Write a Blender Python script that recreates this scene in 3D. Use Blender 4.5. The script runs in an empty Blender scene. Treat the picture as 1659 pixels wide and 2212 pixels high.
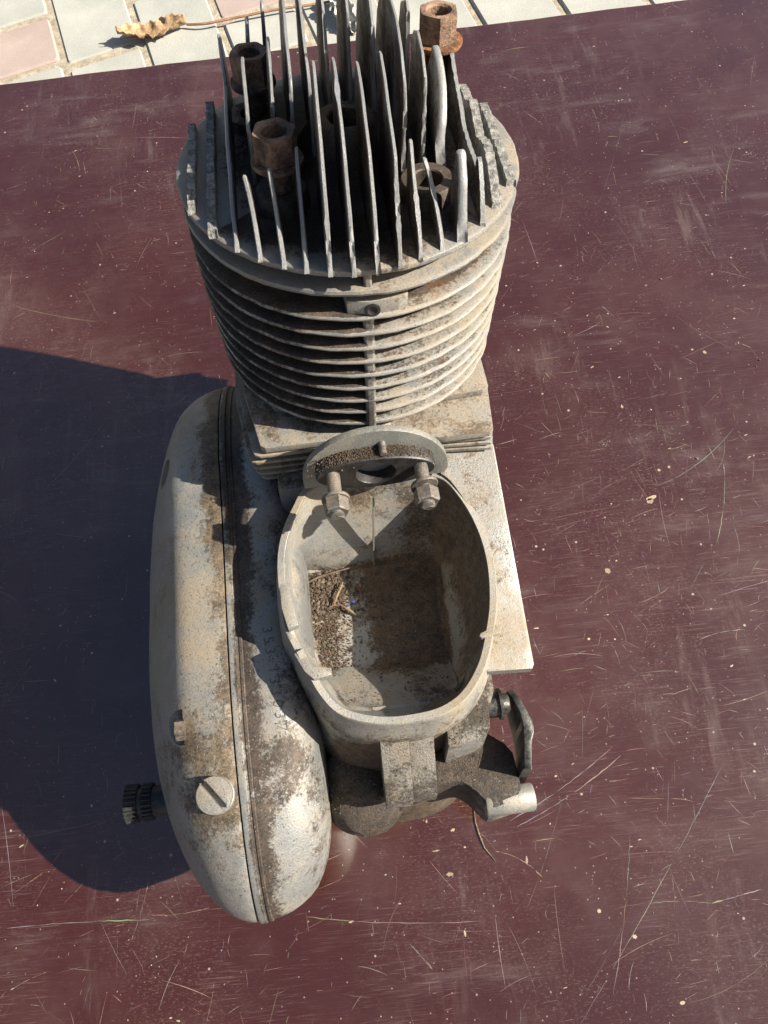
import bpy, bmesh, math, random
from mathutils import Vector, Matrix, noise
from mathutils.bvhtree import BVHTree
random.seed(7)
C = bpy.context.scene.collection
MM = 0.001
TZ = 272.0            # the board's top is z = 0; part coordinates below are mm above the cylinder head joint face

# ------------------------------------------------------------------ camera, sky, sun, exposure
cam = bpy.data.cameras.new('camera'); camo = bpy.data.objects.new('camera', cam); C.objects.link(camo)
cam.sensor_width = 36.0; cam.lens = 36.0*1660/2212; cam.clip_start = .01; cam.clip_end = 200
Rw = Matrix(((0.99143093, 0.11224628, -0.06682422), (-0.13052436, 0.83043539, -0.54160913), (-0.00530041, 0.54569024, 0.83797021)))
# the engine leans: its own axes are tilted against the board it stands on (board = z 0)
LEAN = Vector((-.08, -.185, 1)).rotation_difference(Vector((0, 0, 1))).to_matrix()
def ground(x, y): return .08*x+.185*y-TZ        # height of the board in the engine's own axes
M4 = Rw.to_4x4(); M4.translation = Vector((-24.57, -317.91, 200.2+TZ))*MM
camo.matrix_world = LEAN.to_4x4() @ M4
bpy.context.scene.camera = camo
_e, _a = math.radians(37.8), math.radians(-20.5)
sd = LEAN @ Vector((math.cos(_a)*math.cos(_e), math.sin(_a)*math.cos(_e), math.sin(_e)))
SUN_EL, SUN_AZ = math.asin(sd.z), math.atan2(sd.y, sd.x)
world = bpy.data.worlds.new('World'); bpy.context.scene.world = world; world.use_nodes = True
wn = world.node_tree.nodes; wl = world.node_tree.links
sky = wn.new('ShaderNodeTexSky'); sky.sky_type = 'NISHITA'; sky.sun_disc = False
sky.sun_elevation = SUN_EL; sky.sun_rotation = math.pi/2 - SUN_AZ; sky.dust_density = 2.6; sky.ozone_density = 1.0
wl.new(sky.outputs[0], wn['Background'].inputs[0]); wn['Background'].inputs[1].default_value = 0.05
sl = bpy.data.lights.new('sun', 'SUN'); sl.energy = 5.0; sl.angle = math.radians(.5); sl.color = (1, .94, .83)
so = bpy.data.objects.new('sun', sl); C.objects.link(so)
so.rotation_euler = sd.to_track_quat('Z', 'Y').to_euler()
vs = bpy.context.scene.view_settings; vs.view_transform = 'Standard'; vs.look = 'None'; vs.exposure = 1.32; vs.gamma = 1

# ------------------------------------------------------------------ material helpers
class NT:
    def __init__(s, name):
        s.m = bpy.data.materials.new(name); s.m.use_nodes = True
        s.t = s.m.node_tree; s.b = s.t.nodes['Principled BSDF']; s.co = None
    def n(s, typ, **kw):
        x = s.t.nodes.new(typ)
        for k, v in kw.items(): setattr(x, k, v)
        return x
    def set(s, x, name, v):
        if isinstance(v, bpy.types.NodeSocket): s.t.links.new(v, x.inputs[name])
        else: x.inputs[name].default_value = v
    def coord(s, scale=(1, 1, 1), rot=(0, 0, 0)):
        if s.co is None: s.co = s.n('ShaderNodeTexCoord').outputs['Object']
        if scale == (1, 1, 1) and rot == (0, 0, 0): return s.co
        mp = s.n('ShaderNodeMapping'); s.set(mp, 'Vector', s.co); mp.inputs['Scale'].default_value = scale; mp.inputs['Rotation'].default_value = rot
        return mp.outputs[0]
    def noise(s, scale, detail=6, rough=.6, dist=0, vec=None):
        x = s.n('ShaderNodeTexNoise'); s.set(x, 'Vector', vec or s.coord()); s.set(x, 'Scale', scale); s.set(x, 'Detail', detail); s.set(x, 'Roughness', rough); s.set(x, 'Distortion', dist)
        return x.outputs['Fac']
    def voro(s, scale, vec=None, feature='F1', rnd=1):
        x = s.n('ShaderNodeTexVoronoi', feature=feature); s.set(x, 'Vector', vec or s.coord()); s.set(x, 'Scale', scale); s.set(x, 'Randomness', rnd)
        return x
    def math(s, op, a, b=0.0, c=0.0, clamp=False):
        x = s.n('ShaderNodeMath', operation=op); x.use_clamp = clamp
        s.set(x, 0, a); s.set(x, 1, b)
        if op in ('MULTIPLY_ADD',): s.set(x, 2, c)
        return x.outputs[0]
    def ramp(s, f, lo, hi):
        x = s.n('ShaderNodeMapRange', interpolation_type='SMOOTHSTEP'); s.set(x, 'Value', f); s.set(x, 'From Min', lo); s.set(x, 'From Max', hi)
        return x.outputs[0]
    def mix(s, f, a, b):
        x = s.n('ShaderNodeMix', data_type='RGBA')
        for i, v in ((0, f), (6, a), (7, b)):
            if isinstance(v, bpy.types.NodeSocket): s.t.links.new(v, x.inputs[i])
            else: x.inputs[i].default_value = v if i == 0 else (*v, 1)
        return x.outputs[2]
    def attr(s, name):
        x = s.n('ShaderNodeAttribute'); x.attribute_name = name; return x
    def bump(s, h, strength=.5, dist=.0005, nrm=None):
        x = s.n('ShaderNodeBump'); s.set(x, 'Height', h); s.set(x, 'Strength', strength); s.set(x, 'Distance', dist)
        if nrm: s.set(x, 'Normal', nrm)
        return x.outputs[0]
    def out(s, col, rough=.5, metal=0.0, nrm=None, spec=.5):
        s.set(s.b, 'Base Color', col if isinstance(col, bpy.types.NodeSocket) else (*col, 1)); s.set(s.b, 'Roughness', rough); s.set(s.b, 'Metallic', metal); s.set(s.b, 'Specular IOR Level', spec)
        if nrm: s.set(s.b, 'Normal', nrm)
        return s.m

def alloy(name, dust=.5, grime_shade=.4, rust=0.0, bare=(.50, .50, .48), grit=1.0, metal=.6, tan=(.36, .275, .17), dark=(.045, .033, .026), updust=.10, bscale=1.0):
    """old cast aluminium: bare metal, tan dust lying on it, dark oily dirt and painted shade in patches, grains of grit"""
    t = NT(name); bare = tuple(c*.56 for c in bare); tan = tuple(c*.62 for c in tan); dark = tuple(c*.6 for c in dark)
    nz = t.n('ShaderNodeSeparateXYZ'); g = t.n('ShaderNodeNewGeometry'); t.set(nz, 0, g.outputs['Normal'])
    up = t.math('MAXIMUM', nz.outputs[2], 0.0)
    big = t.noise(38, 8, .62, .3); mid = t.noise(140, 8, .7, .2); fine = t.noise(900, 4, .7); grain = t.noise(2200, 2, .6)
    # dust
    d = t.math('ADD', t.math('MULTIPLY', big, .75), t.math('MULTIPLY', mid, .35))
    d = t.math('ADD', d, t.math('MULTIPLY', fine, .25)); d = t.math('MULTIPLY_ADD', up, updust, d)
    low = t.math('SUBTRACT', t.noise(13, 4, .6, .5), .5); d = t.math('MULTIPLY_ADD', low, .75, d)
    dm = t.ramp(d, .90-.5*dust, 1.34-.5*dust)
    tint = t.mix(t.noise(60, 5, .6), bare, tuple(c*.86 for c in bare))
    col = t.mix(t.math('MULTIPLY', dm, .85), tint, t.mix(fine, tuple(c*.72 for c in tan), tuple(min(1, c*1.25) for c in tan)))
    # fine dark pitting
    pit = t.ramp(t.math('MULTIPLY_ADD', fine, .8, t.math('MULTIPLY', mid, .35)), .72, .60)
    mo = t.math('MULTIPLY_ADD', t.ramp(t.math('MULTIPLY_ADD', t.noise(1500, 3, .8), .6, t.math('MULTIPLY', fine, .5)), .36, .72), .30, .86)
    mx = t.n('ShaderNodeMix', data_type='RGBA', blend_type='MULTIPLY'); mx.inputs[0].default_value = 1; t.t.links.new(col, mx.inputs[6]); t.t.links.new(mo, mx.inputs[7]); col = mx.outputs[2]
    # dark dirt, and shade painted in by the vertex attribute
    at = t.attr('grime_shade').outputs['Fac']
    gn = t.math('ADD', t.math('MULTIPLY', t.noise(50, 10, .75, .4), .9), t.math('MULTIPLY', t.noise(520, 6, .8), .75)); gn = t.math('SUBTRACT', gn, .3); gn = t.math('MULTIPLY_ADD', t.math('SUBTRACT', t.noise(17, 4, .65, .8), .5), .6, gn)
    gm = t.ramp(t.math('MULTIPLY_ADD', at, .27, gn), .70-.34*grime_shade, .90-.34*grime_shade)
    brown = t.mix(t.ramp(t.math('MULTIPLY_ADD', t.noise(900, 4, .8), .5, t.math('MULTIPLY', t.noise(160, 6, .75), .6)), .40, .70), tuple(c*.55 for c in dark), (dark[0]*3.2, dark[1]*3.0, dark[2]*2.6))
    col = t.mix(t.math('MULTIPLY', gm, .93), col, brown)
    if rust > 0:
        rm = t.ramp(t.math('ADD', t.math('MULTIPLY', t.noise(45, 7, .7, .4), .8), t.math('MULTIPLY', t.noise(520, 5, .7), .3)), .80-.3*rust, .95-.3*rust)
        rm = t.math('MULTIPLY', rm, t.ramp(at, -.5, .15)); col = t.mix(t.math('MULTIPLY', rm, .8), col, t.mix(t.noise(500, 4, .6), (.06, .022, .010), (.19, .085, .03)))
    # grains of grit, pale and dark
    v = t.voro(900); sp = t.ramp(v.outputs['Distance'], .30, .16)
    wn_ = t.n('ShaderNodeSeparateColor'); t.set(wn_, 0, v.outputs['Color'])
    pale = t.math('MULTIPLY', sp, t.math('GREATER_THAN', wn_.outputs[0], 1-.13*grit))
    drk = t.math('MULTIPLY', sp, t.math('LESS_THAN', wn_.outputs[0], .16*grit))
    col = t.mix(t.math('MULTIPLY', pale, .75), col, (.32, .28, .22)); col = t.mix(t.math('MULTIPLY', drk, .8), col, (.03, .022, .015))
    h = t.math('ADD', t.math('MULTIPLY', fine, .8), t.math('MULTIPLY', grain, .45)); h = t.math('ADD', h, t.math('MULTIPLY', mid, .9)); h = t.math('MULTIPLY_ADD', pale, .6, h)
    h = t.math('MULTIPLY_ADD', gm, .5, h)
    rough = t.math('MULTIPLY_ADD', dm, .30, .44); rough = t.math('MAXIMUM', rough, t.math('MULTIPLY', gm, .62))
    met = t.math('MULTIPLY', t.math('SUBTRACT', 1, dm), metal)
    return t.out(col, rough, met, t.bump(h, .42*bscale, .0006))

def simple(name, c0, c1, scale=200, rough=.7, metal=0.0, bump=.4, dist=.0005, detail=7):
    t = NT(name); f = t.noise(scale, detail, .68, .2); f2 = t.noise(scale*6, 4, .6)
    m = t.ramp(t.math('MULTIPLY_ADD', f2, .3, t.math('MULTIPLY', f, .8)), .4, .72)
    return t.out(t.mix(m, c0, c1), rough, metal, t.bump(t.math('ADD', f, f2), bump, dist))

M = {}
M['cover'] = alloy('cast_alloy_dusty', dust=.68, grime_shade=.36, bare=(.50, .495, .46), dark=(.10, .075, .05))
M['case'] = alloy('cast_alloy_grimy', dust=.60, grime_shade=.62, bare=(.46, .46, .44))
M['rear'] = alloy('cast_alloy_caked', dust=.85, grime_shade=.95, tan=(.25, .19, .12), bscale=4.5)
M['cavity'] = alloy('cast_alloy_pale', dust=.74, grime_shade=.42, bare=(.60, .60, .57), dark=(.085, .058, .038))
M['rim'] = alloy('cast_alloy_rim', dust=.70, grime_shade=.50, bare=(.56, .55, .51), dark=(.085, .062, .042))
M['deck'] = alloy('cast_alloy_deck', dust=.72, grime_shade=.55, bare=(.46, .455, .43), dark=(.09, .065, .043))
M['barrel'] = alloy('cast_alloy_rusty', dust=.66, grime_shade=.38, rust=.74, bare=(.52, .51, .48), grit=.6)
M['head'] = alloy('cast_alloy_head', dust=.62, grime_shade=.22, bare=(.40, .40, .39), grit=.3)
M['fin'] = alloy('fin_alloy', dust=.40, grime_shade=.40, bare=(.44, .44, .43), grit=.25, metal=.35, tan=(.27, .24, .18))
M['flange'] = alloy('flange_alloy', dust=.72, grime_shade=.30, bare=(.42, .42, .39), grit=.6, tan=(.30, .26, .19))
M['nut'] = alloy('nut_steel_dirty', dust=.55, grime_shade=.8, rust=.5, bare=(.27, .26, .24), dark=(.07, .05, .035), tan=(.24, .18, .12), metal=.5, grit=.4)
M['broken'] = simple('fractured_alloy', (.10, .10, .094), (.44, .42, .38), 380, .62, .25, 1.0, .0012)
M['rust'] = simple('rusty_steel', (.055, .032, .021), (.27, .165, .105), 130, .78, .1, .8, .0008)
M['rustorange'] = simple('orange_rust', (.055, .024, .012), (.27, .105, .032), 160, .85, 0, .8, .0008)
M['black'] = simple('oily_black_plate', (.012, .011, .011), (.04, .036, .033), 200, .45, .2, .3)
M['steel'] = simple('oily_dark_steel', (.018, .017, .016), (.13, .125, .11), 120, .4, .6, .35)
M['oily'] = simple('oily_black_steel', (.006, .006, .006), (.05, .05, .048), 150, .5, .2, .4)
M['bore'] = simple('sooty_bore', (.01, .009, .008), (.03, .027, .024), 200, .6)
M['stampink'] = simple('stamped_mark', (.055, .052, .048), (.10, .095, .09), 300, .7)
M['soil'] = simple('dry_soil', (.030, .019, .012), (.115, .074, .045), 300, .95, 0, 1.0, .001)
def vcol(name, rough=.85):
    t = NT(name); a = t.attr('tone').outputs['Color']; f = t.noise(700, 5, .7)
    return t.out(t.mix(t.math('MULTIPLY_ADD', f, .5, .18), a, (.018, .013, .009)), rough, 0, t.bump(f, .6, .0005))
M['bits'] = vcol('mixed_bits')
M['marks'] = vcol('scuffed_wood', .6)

# ------------------------------------------------------------------ mesh helpers (all in mm, z measured from the head joint face)
def link(name, me, mat, parent=None):
    o = bpy.data.objects.new(name, me); C.objects.link(o)
    if mat: me.materials.append(mat)
    if parent: o.parent = parent
    return o
def empty(name, loc=(0, 0, 0)):
    o = bpy.data.objects.new(name, None); C.objects.link(o); o.location = loc; o.empty_display_size = .02; return o
def tag(o, label=None, cat=None, group=None, kind=None):
    if label: o['label'] = label
    if cat: o['category'] = cat
    if group: o['group'] = group
    if kind: o['kind'] = kind
    return o
def mesh(name, verts, faces, mat, parent=None, smooth=True, ang=38, attr=None, weld=True):
    me = bpy.data.meshes.new(name)
    me.from_pydata([((x)*MM, (y)*MM, (z+TZ)*MM) for x, y, z in verts], [], faces)
    bm = bmesh.new(); bm.from_mesh(me)
    if weld: bmesh.ops.remove_doubles(bm, verts=bm.verts, dist=2e-6)
    bmesh.ops.recalc_face_normals(bm, faces=bm.faces); bm.to_mesh(me); bm.free()
    if smooth:
        me.shade_smooth(); me.set_sharp_from_angle(angle=math.radians(ang))
    if attr:
        a = me.attributes.new('grime_shade', 'FLOAT', 'POINT')
        for i, v in enumerate(me.vertices):
            a.data[i].value = attr(v.co.x/MM, v.co.y/MM, v.co.z/MM-TZ)
    return link(name, me, mat, parent)
class MB:
    def __init__(s): s.v = []; s.f = []
    def add(s, v, f):
        o = len(s.v); s.v += [tuple(p) for p in v]; s.f += [tuple(i+o for i in q) for q in f]; return s
    def loft(s, rings, cap0=True, cap1=True, closed=True):
        n = len(rings[0]); v = [p for r in rings for p in r]; f = []
        for k in range(len(rings)-1):
            for i in range(n if closed else n-1):
                j = (i+1) % n; f.append((k*n+i, k*n+j, (k+1)*n+j, (k+1)*n+i))
        def fan(k, ring):
            c = tuple(sum(p[a] for p in ring)/n for a in range(3)); v.append(c); ci = len(v)-1
            for i in range(n): f.append((k*n+i, k*n+(i+1) % n, ci))
        if cap0: fan(0, rings[0])
        if cap1: fan(len(rings)-1, rings[-1])
        return s.add(v, f)
    def lathe(s, prof, org=(0, 0, 0), axis='z', seg=32, cap=True, ph=0.0, jit=0.0):
        rings = []
        for r, h in prof:
            ring = []
            for i in range(seg):
                a = 2*math.pi*i/seg+ph; rr = r*(1+jit*noise.noise(Vector((math.cos(a)*2, math.sin(a)*2, h*.3))))
                p = (rr*math.cos(a), rr*math.sin(a), h)
                if axis == 'x': p = (p[2], p[0], p[1])
                if axis == 'y': p = (p[0], p[2], p[1])
                ring.append((p[0]+org[0], p[1]+org[1], p[2]+org[2]))
            rings.append(ring)
        return s.loft(rings, cap, cap)
    def prism(s, poly, axis, a, b, bev=0.0):
        bm = bmesh.new()
        def pt(p, h): return {'x': (h, p[0], p[1]), 'y': (p[0], h, p[1]), 'z': (p[0], p[1], h)}[axis]
        lo = [bm.verts.new(pt(p, a)) for p in poly]; hi = [bm.verts.new(pt(p, b)) for p in poly]; n = len(poly)
        bm.faces.new(lo); bm.faces.new(hi)
        for i in range(n): bm.faces.new((lo[i], lo[(i+1) % n], hi[(i+1) % n], hi[i]))
        bmesh.ops.recalc_face_normals(bm, faces=bm.faces)
        if bev: bmesh.ops.bevel(bm, geom=list(bm.edges), offset=bev, segments=2, affect='EDGES', profile=.6)
        bm.verts.index_update()
        return s.add([v.co[:] for v in bm.verts], [[v.index for v in f.verts] for f in bm.faces])
    def tube(s, pts, r, seg=8, cap=True):
        rings = []
        for i, p in enumerate(pts):
            p = Vector(p); d = Vector(pts[min(i+1, len(pts)-1)])-Vector(pts[max(i-1, 0)]); d.normalize()
            u = d.orthogonal().normalized() if i == 0 else (u-d*u.dot(d)).normalized()
            w = d.cross(u); rr = r[i] if isinstance(r, (list, tuple)) else r
            rings.append([tuple(p+(u*math.cos(2*math.pi*k/seg)+w*math.sin(2*math.pi*k/seg))*rr) for k in range(seg)])
        return s.loft(rings, cap, cap)
    def xf(s, fn, start=0):
        s.v[start:] = [tuple(fn(*p)) for p in s.v[start:]]; return s
    def build(s, name, mat, parent=None, **kw): return mesh(name, s.v, s.f, mat, parent, **kw)

def catmull(pts, n, closed=True):
    """resample a smooth curve through pts at n points of even arc length"""
    P = [Vector(p) for p in pts]; m = len(P); dense = []
    for i in range(m if closed else m-1):
        g = lambda k: P[k % m] if closed else P[max(0, min(m-1, k))]
        a, b, c, d = g(i-1), g(i), g(i+1), g(i+2)
        for k in range(16):
            t = k/16; dense.append(.5*((2*b)+(c-a)*t+(2*a-5*b+4*c-d)*t*t+(3*b-a-3*c+d)*t**3))
    if closed: dense.append(dense[0])
    else: dense.append(P[-1])
    L = [0]
    for i in range(1, len(dense)): L.append(L[-1]+(dense[i]-dense[i-1]).length)
    out = []; j = 0
    for k in range(n):
        s_ = L[-1]*k/(n if closed else n-1)
        while j < len(L)-2 and L[j+1] < s_: j += 1
        q = (s_-L[j])/max(1e-9, L[j+1]-L[j]); out.append(dense[j].lerp(dense[j+1], min(1, q)))
    return out
def nz(x, y, z, s): return noise.noise(Vector((x*s, y*s, z*s)))
def sstep(a, b, x):
    t = max(0., min(1., (x-a)/(b-a))); return t*t*(3-2*t)

# ------------------------------------------------------------------ the board and the pavement
GZ = -TZ-21.0           # pavers' top
th = math.radians(-2.33)
def board_mat():
    t = NT('brown_film_faced_plywood')
    big = t.noise(4.5, 6, .6, .6); mid = t.noise(22, 8, .65, .4); fine = t.noise(260, 5, .7)
    col = t.mix(t.ramp(big, .35, .7), (.036, .0074, .0036), (.049, .0114, .006))
    # worn hazy film in broad smears
    haze = t.math('MULTIPLY', t.ramp(t.math('ADD', t.math('MULTIPLY', big, .6), t.math('MULTIPLY', mid, .5)), .48, .74), .20)
    col = t.mix(haze, col, (.105, .07, .058))
    sm = t.math('MULTIPLY', t.ramp(t.noise(1.0, 7, .72, .35, t.coord((7, 34, 1), (0, 0, -.62))), .50, .74), t.ramp(t.noise(6, 4, .6), .42, .62)); col = t.mix(t.math('MULTIPLY', sm, .5), col, (.15, .115, .105))
    sm2 = t.math('MULTIPLY', t.ramp(t.noise(1.0, 7, .75, .3, t.coord((60, 9, 1), (0, 0, .25))), .52, .72), t.ramp(t.noise(7, 4, .6, .3), .45, .62)); col = t.mix(t.math('MULTIPLY', sm2, .4), col, (.15, .11, .095))
    fz = t.math('MULTIPLY', t.ramp(t.noise(1.0, 4, .8, .5, t.coord((420, 900, 1), (0, 0, .5))), .52, .70), t.ramp(t.noise(8, 5, .65, .4), .40, .62)); col = t.mix(t.math('MULTIPLY', fz, .45), col, (.20, .145, .12))
    # hair scratches in three directions
    tot = None
    for i, (r, sc, lo, hi, am) in enumerate(((.10, (30, 1700, 1), .63, .75, .34), (1.50, (34, 1900, 1), .63, .75, .34), (.66, (28, 1600, 1), .63, .75, .34), (2.45, (36, 2000, 1), .64, .76, .34), (1.05, (24, 1800, 1), .64, .76, .34), (.35, (40, 2200, 1), .63, .75, .30))):
        f = t.noise(1.0, 2, .5, .25, t.coord(sc, (0, 0, r)))
        m = t.math('MULTIPLY', t.ramp(f, lo, hi), am); tot = m if tot is None else t.math('MAXIMUM', tot, m)
    tot = t.math('MULTIPLY', tot, t.ramp(t.noise(11, 7, .75, .6), .38, .66))
    col = t.mix(tot, col, (.26, .18, .16))
    # tiny knocks showing pale wood, and settled dust
    v = t.voro(210); c = t.n('ShaderNodeSeparateColor'); t.set(c, 0, v.outputs['Color'])
    ch = t.math('MULTIPLY', t.ramp(t.math('MULTIPLY_ADD', fine, .22, v.outputs['Distance']), .33, .22), t.math('GREATER_THAN', c.outputs[0], .982))
    col = t.mix(t.math('MULTIPLY', ch, .8), col, (.36, .30, .25))
    v2 = t.voro(560); c2 = t.n('ShaderNodeSeparateColor'); t.set(c2, 0, v2.outputs['Color'])
    ch2 = t.math('MULTIPLY', t.ramp(v2.outputs['Distance'], .30, .18), t.math('GREATER_THAN', c2.outputs[1], .97))
    col = t.mix(t.math('MULTIPLY', ch2, .6), col, (.32, .25, .22))
    sp = t.ramp(t.noise(700, 4, .8), .60, .74); col = t.mix(t.math('MULTIPLY', sp, .28), col, (.21, .145, .125))
    rough = t.math('MULTIPLY_ADD', mid, .22, .16); rough = t.math('MULTIPLY_ADD', tot, .35, rough); rough = t.math('MULTIPLY_ADD', haze, .25, rough)
    h = t.math('ADD', t.math('MULTIPLY', t.noise(60, 5, .6, .3, t.coord((.35, 1.6, 1), (0, 0, .1))), .6), t.math('MULTIPLY', fine, .12)); h = t.math('SUBTRACT', h, t.math('MULTIPLY', tot, .3))
    return t.out(col, rough, 0, t.bump(h, .14, .0012), .35)
BM = board_mat(); BM.node_tree.nodes['Principled BSDF'].inputs['Coat Weight'].default_value = 1; BM.node_tree.nodes['Principled BSDF'].inputs['Coat Roughness'].default_value = .10; BM.node_tree.nodes['Principled BSDF'].inputs['Coat IOR'].default_value = 1.86
def ply_edge_mat():
    t = NT('plywood_edge'); z = t.noise(1, 2, .5, 0, t.coord((8, 8, 700))); f = t.noise(300, 5, .7)
    return t.out(t.mix(t.ramp(z, .42, .58), (.16, .09, .05), (.44, .31, .18)), .85, 0, t.bump(f, .5, .0006))
board = empty('plywood_board', (0, 0, 0)); board.rotation_euler.z = th
tag(board, 'large scratched dark brown film faced plywood board under the engine', 'board')
FAR = 490.0           # far edge, in the board's own frame
def bverts(x0, x1, y0, y1, z0, z1, m=1.3):
    mb = MB(); n = 140
    rings = []
    for z, ins in ((z0, m*.6), (z0+m, 0), (z1-m, 0), (z1-.25, m*.55), (z1, m)):
        ring = []
        for k in range(n): ring.append((x0+ins+(x1-x0-2*ins)*k/n, y0+ins, z))
        for k in range(20): ring.append((x1-ins, y0+ins+(y1-y0-2*ins)*k/20, z))
        for k in range(n): ring.append((x1-ins-(x1-x0-2*ins)*k/n, y1-ins+(.9*nz(k, z*.1, 3, .35)+.5*nz(k, 1, 9, 1.3) if z > z0+2 else 0), z))
        for k in range(20): ring.append((x0+ins, y1-ins-(y1-y0-2*ins)*k/20, z))
        rings.append(ring)
    return mb, rings
mb, rings = bverts(-1050, 1150, -760, FAR, -TZ-20.5, -TZ)
mb.loft(rings[:5], True, False); e = mb.build('board_edge', ply_edge_mat(), board, ang=60)
top = MB(); c = (0, 0, -TZ)
R5 = [(p[0], p[1], -TZ+.02) for p in rings[4]]
tv = R5+[(0, 0, -TZ+.02)]; n5 = len(R5)
top.add(tv, [(i, (i+1) % n5, n5) for i in range(n5)]); top.build('film_face', BM, board, smooth=False)

def sand_mat():
    t = NT('joint_sand'); f = t.noise(90, 8, .7); g = t.noise(900, 4, .7)
    return t.out(t.mix(t.ramp(t.math('MULTIPLY_ADD', g, .4, t.math('MULTIPLY', f, .7)), .35, .75), (.20, .155, .10), (.52, .46, .36)), .95, 0, t.bump(t.math('ADD', f, g), .9, .002))
gm_ = MB(); G = 60000
gm_.add([(-G, -G, GZ-2.4), (G, -G, GZ-2.4), (G, G, GZ-2.4), (-G, G, GZ-2.4)], [(0, 1, 2, 3)])
pav = gm_.build('pavement', sand_mat(), smooth=False); tag(pav, kind='structure')
def paver_mat(name, c0, c1):
    t = NT(name); f = t.noise(18, 6, .6); g = t.noise(700, 5, .75); s = t.ramp(t.noise(60, 8, .75), .55, .75)
    col = t.mix(t.ramp(t.math('MULTIPLY_ADD', g, .45, t.math('MULTIPLY', f, .6)), .35, .75), c0, c1); col = t.mix(t.math('MULTIPLY', s, .3), col, (.42, .37, .28))
    return t.out(col, .85, 0, t.bump(g, .5, .0008))
pm = [paver_mat('grey_concrete_paver', (.27, .27, .24), (.38, .375, .335)), paver_mat('pinkish_concrete_paver', (.27, .205, .18), (.36, .285, .25))]
ud = Vector((-.195, .981)).normalized(); wd = Vector((.972, .235)).normalized()
pcache = {}
def paver(cx, cy, w, l, red):
    key = (w, l, red)
    if key not in pcache:
        mb = MB(); rings = []
        for z, ins in ((-45, 0), (-5, 0), (-2.0, .5), (0, 2.2)):
            hw = w/2-ins; hl = l/2-ins; ring = []
            for sx, sy in ((-1, -1), (1, -1), (1, 1), (-1, 1)):
                for k in range(4):
                    r = 3; a = math.atan2(sy, sx)+math.radians(-45+30*k)
                    a_, b_ = sx*(hw-r)+r*math.cos(a), sy*(hl-r)+r*math.sin(a)
                    q = wd*a_+ud*b_; ring.append((q.x, q.y, z+GZ))
            rings.append(ring)
        mb.loft(rings, False, True); o = mb.build('paver', pm[red], pav, smooth=False); pcache[key] = o
        o.location = (cx*MM, cy*MM, random.uniform(-.001, .0006))
    else:
        o = pcache[key].copy(); C.objects.link(o); o.parent = pav; o.location = (cx*MM, cy*MM, random.uniform(-.001, .0006))
    return o
X600 = [-257.2+84.9*k for k in range(-6, 17)]     # joint lines where they cross y = 600
jwd = wd.dot(Vector((ud.y, -ud.x)))
for ci, xl in enumerate(X600[:-1]):
    mid = Vector(((xl+X600[ci+1])/2, 600)); k = ci-6
    if k == -1: j0 = 542; seq = [(77, 1), (130, 0), (88, 0), (130, 1), (88, 0)]
    elif k == 0: j0 = 552; seq = [(122, 0), (88, 1), (130, 0), (88, 0), (88, 1)]
    elif k == 1: j0 = 484; seq = [(160, 0), (88, 0), (130, 1), (88, 0), (88, 0)]
    elif k == 2: j0 = 515; seq = [(70, 0), (88, 1), (130, 0), (88, 0), (88, 0)]
    elif k == 3: j0 = 464; seq = [(160, 0), (88, 0), (130, 0), (88, 1), (88, 0)]
    elif k in (4, 5, 6): j0 = 442; seq = [(170, 0), (88, 0), (130, 0), (88, 1), (88, 0)]
    else:
        j0 = random.randint(430, 510); seq = [(random.choice((88, 88, 130)), int(random.random() < .25)) for _ in range(6)]
    y = j0
    for l, red in seq:
        cpt = mid+ud*((y+l/2-600)/ud.y); paver(cpt.x, cpt.y, 77/jwd, l-8, red); y += l
    y = j0
    for l in (88, 130):
        cpt = mid+ud*((y-l/2-600)/ud.y); paver(cpt.x, cpt.y, 77/jwd, l-8, 0); y -= l

# ------------------------------------------------------------------ the engine
eng = empty('motorcycle_engine')
tag(eng, 'old dusty single cylinder motorcycle engine with broken head fins standing on the brown board', 'engine')

# ---- cylinder head
hd = MB()
rp = [(30, -3.5), (74.6, -3.5), (75.6, -2.8), (75.9, -1.6), (75.5, -.5), (74.6, 0)]
seg = 160
def jagged(r, i, z, amp=.5): 
    a = 2*math.pi*i/seg; return r+amp*nz(math.cos(a)*9, math.sin(a)*9, z*.05, 1.3)-.8*max(0, nz(math.cos(a)*4, math.sin(a)*4, 7, 3)-.45)
rings = []
for r, z in rp+[(60, .2), (40, .6), (27, 1.4), (24, 3), (21, 9), (17, 15), (13, 18.2), (11.2, 19), (8.3, 19), (7.6, 18.3), (7.4, 8), (7.2, 2)]:
    rings.append([((jagged(r, i, z) if r > 70 else r)*math.cos(2*math.pi*i/seg), (jagged(r, i, z) if r > 70 else r)*math.sin(2*math.pi*i/seg), z) for i in range(seg)])
hd.loft(rings, False, True)
for bx, by, bz, ro, ri in ((30.4, -31.5, 8, 11.2, 6.2), (-30.5, -30, 8, 10.5, 4.5), (-41, 33, 5, 10.5, 4.5), (44, 34, 6, 10.5, 4.5)):
    hd.lathe([(ro+1.5, -1), (ro+.4, bz-1), (ro-.3, bz), (ri+.5, bz), (ri, bz-.6), (ri-.1, -2)], (bx, by, 0), seg=36)
head = hd.build('cylinder_head', M['head'], eng, attr=lambda x, y, z: (1.7*sstep(74, 66, math.hypot(x, y)) if -48 < x < 44 else -.1))  # shade between the fins painted dark on the disc top
FT = 12               # profile points spacing helper
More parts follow.
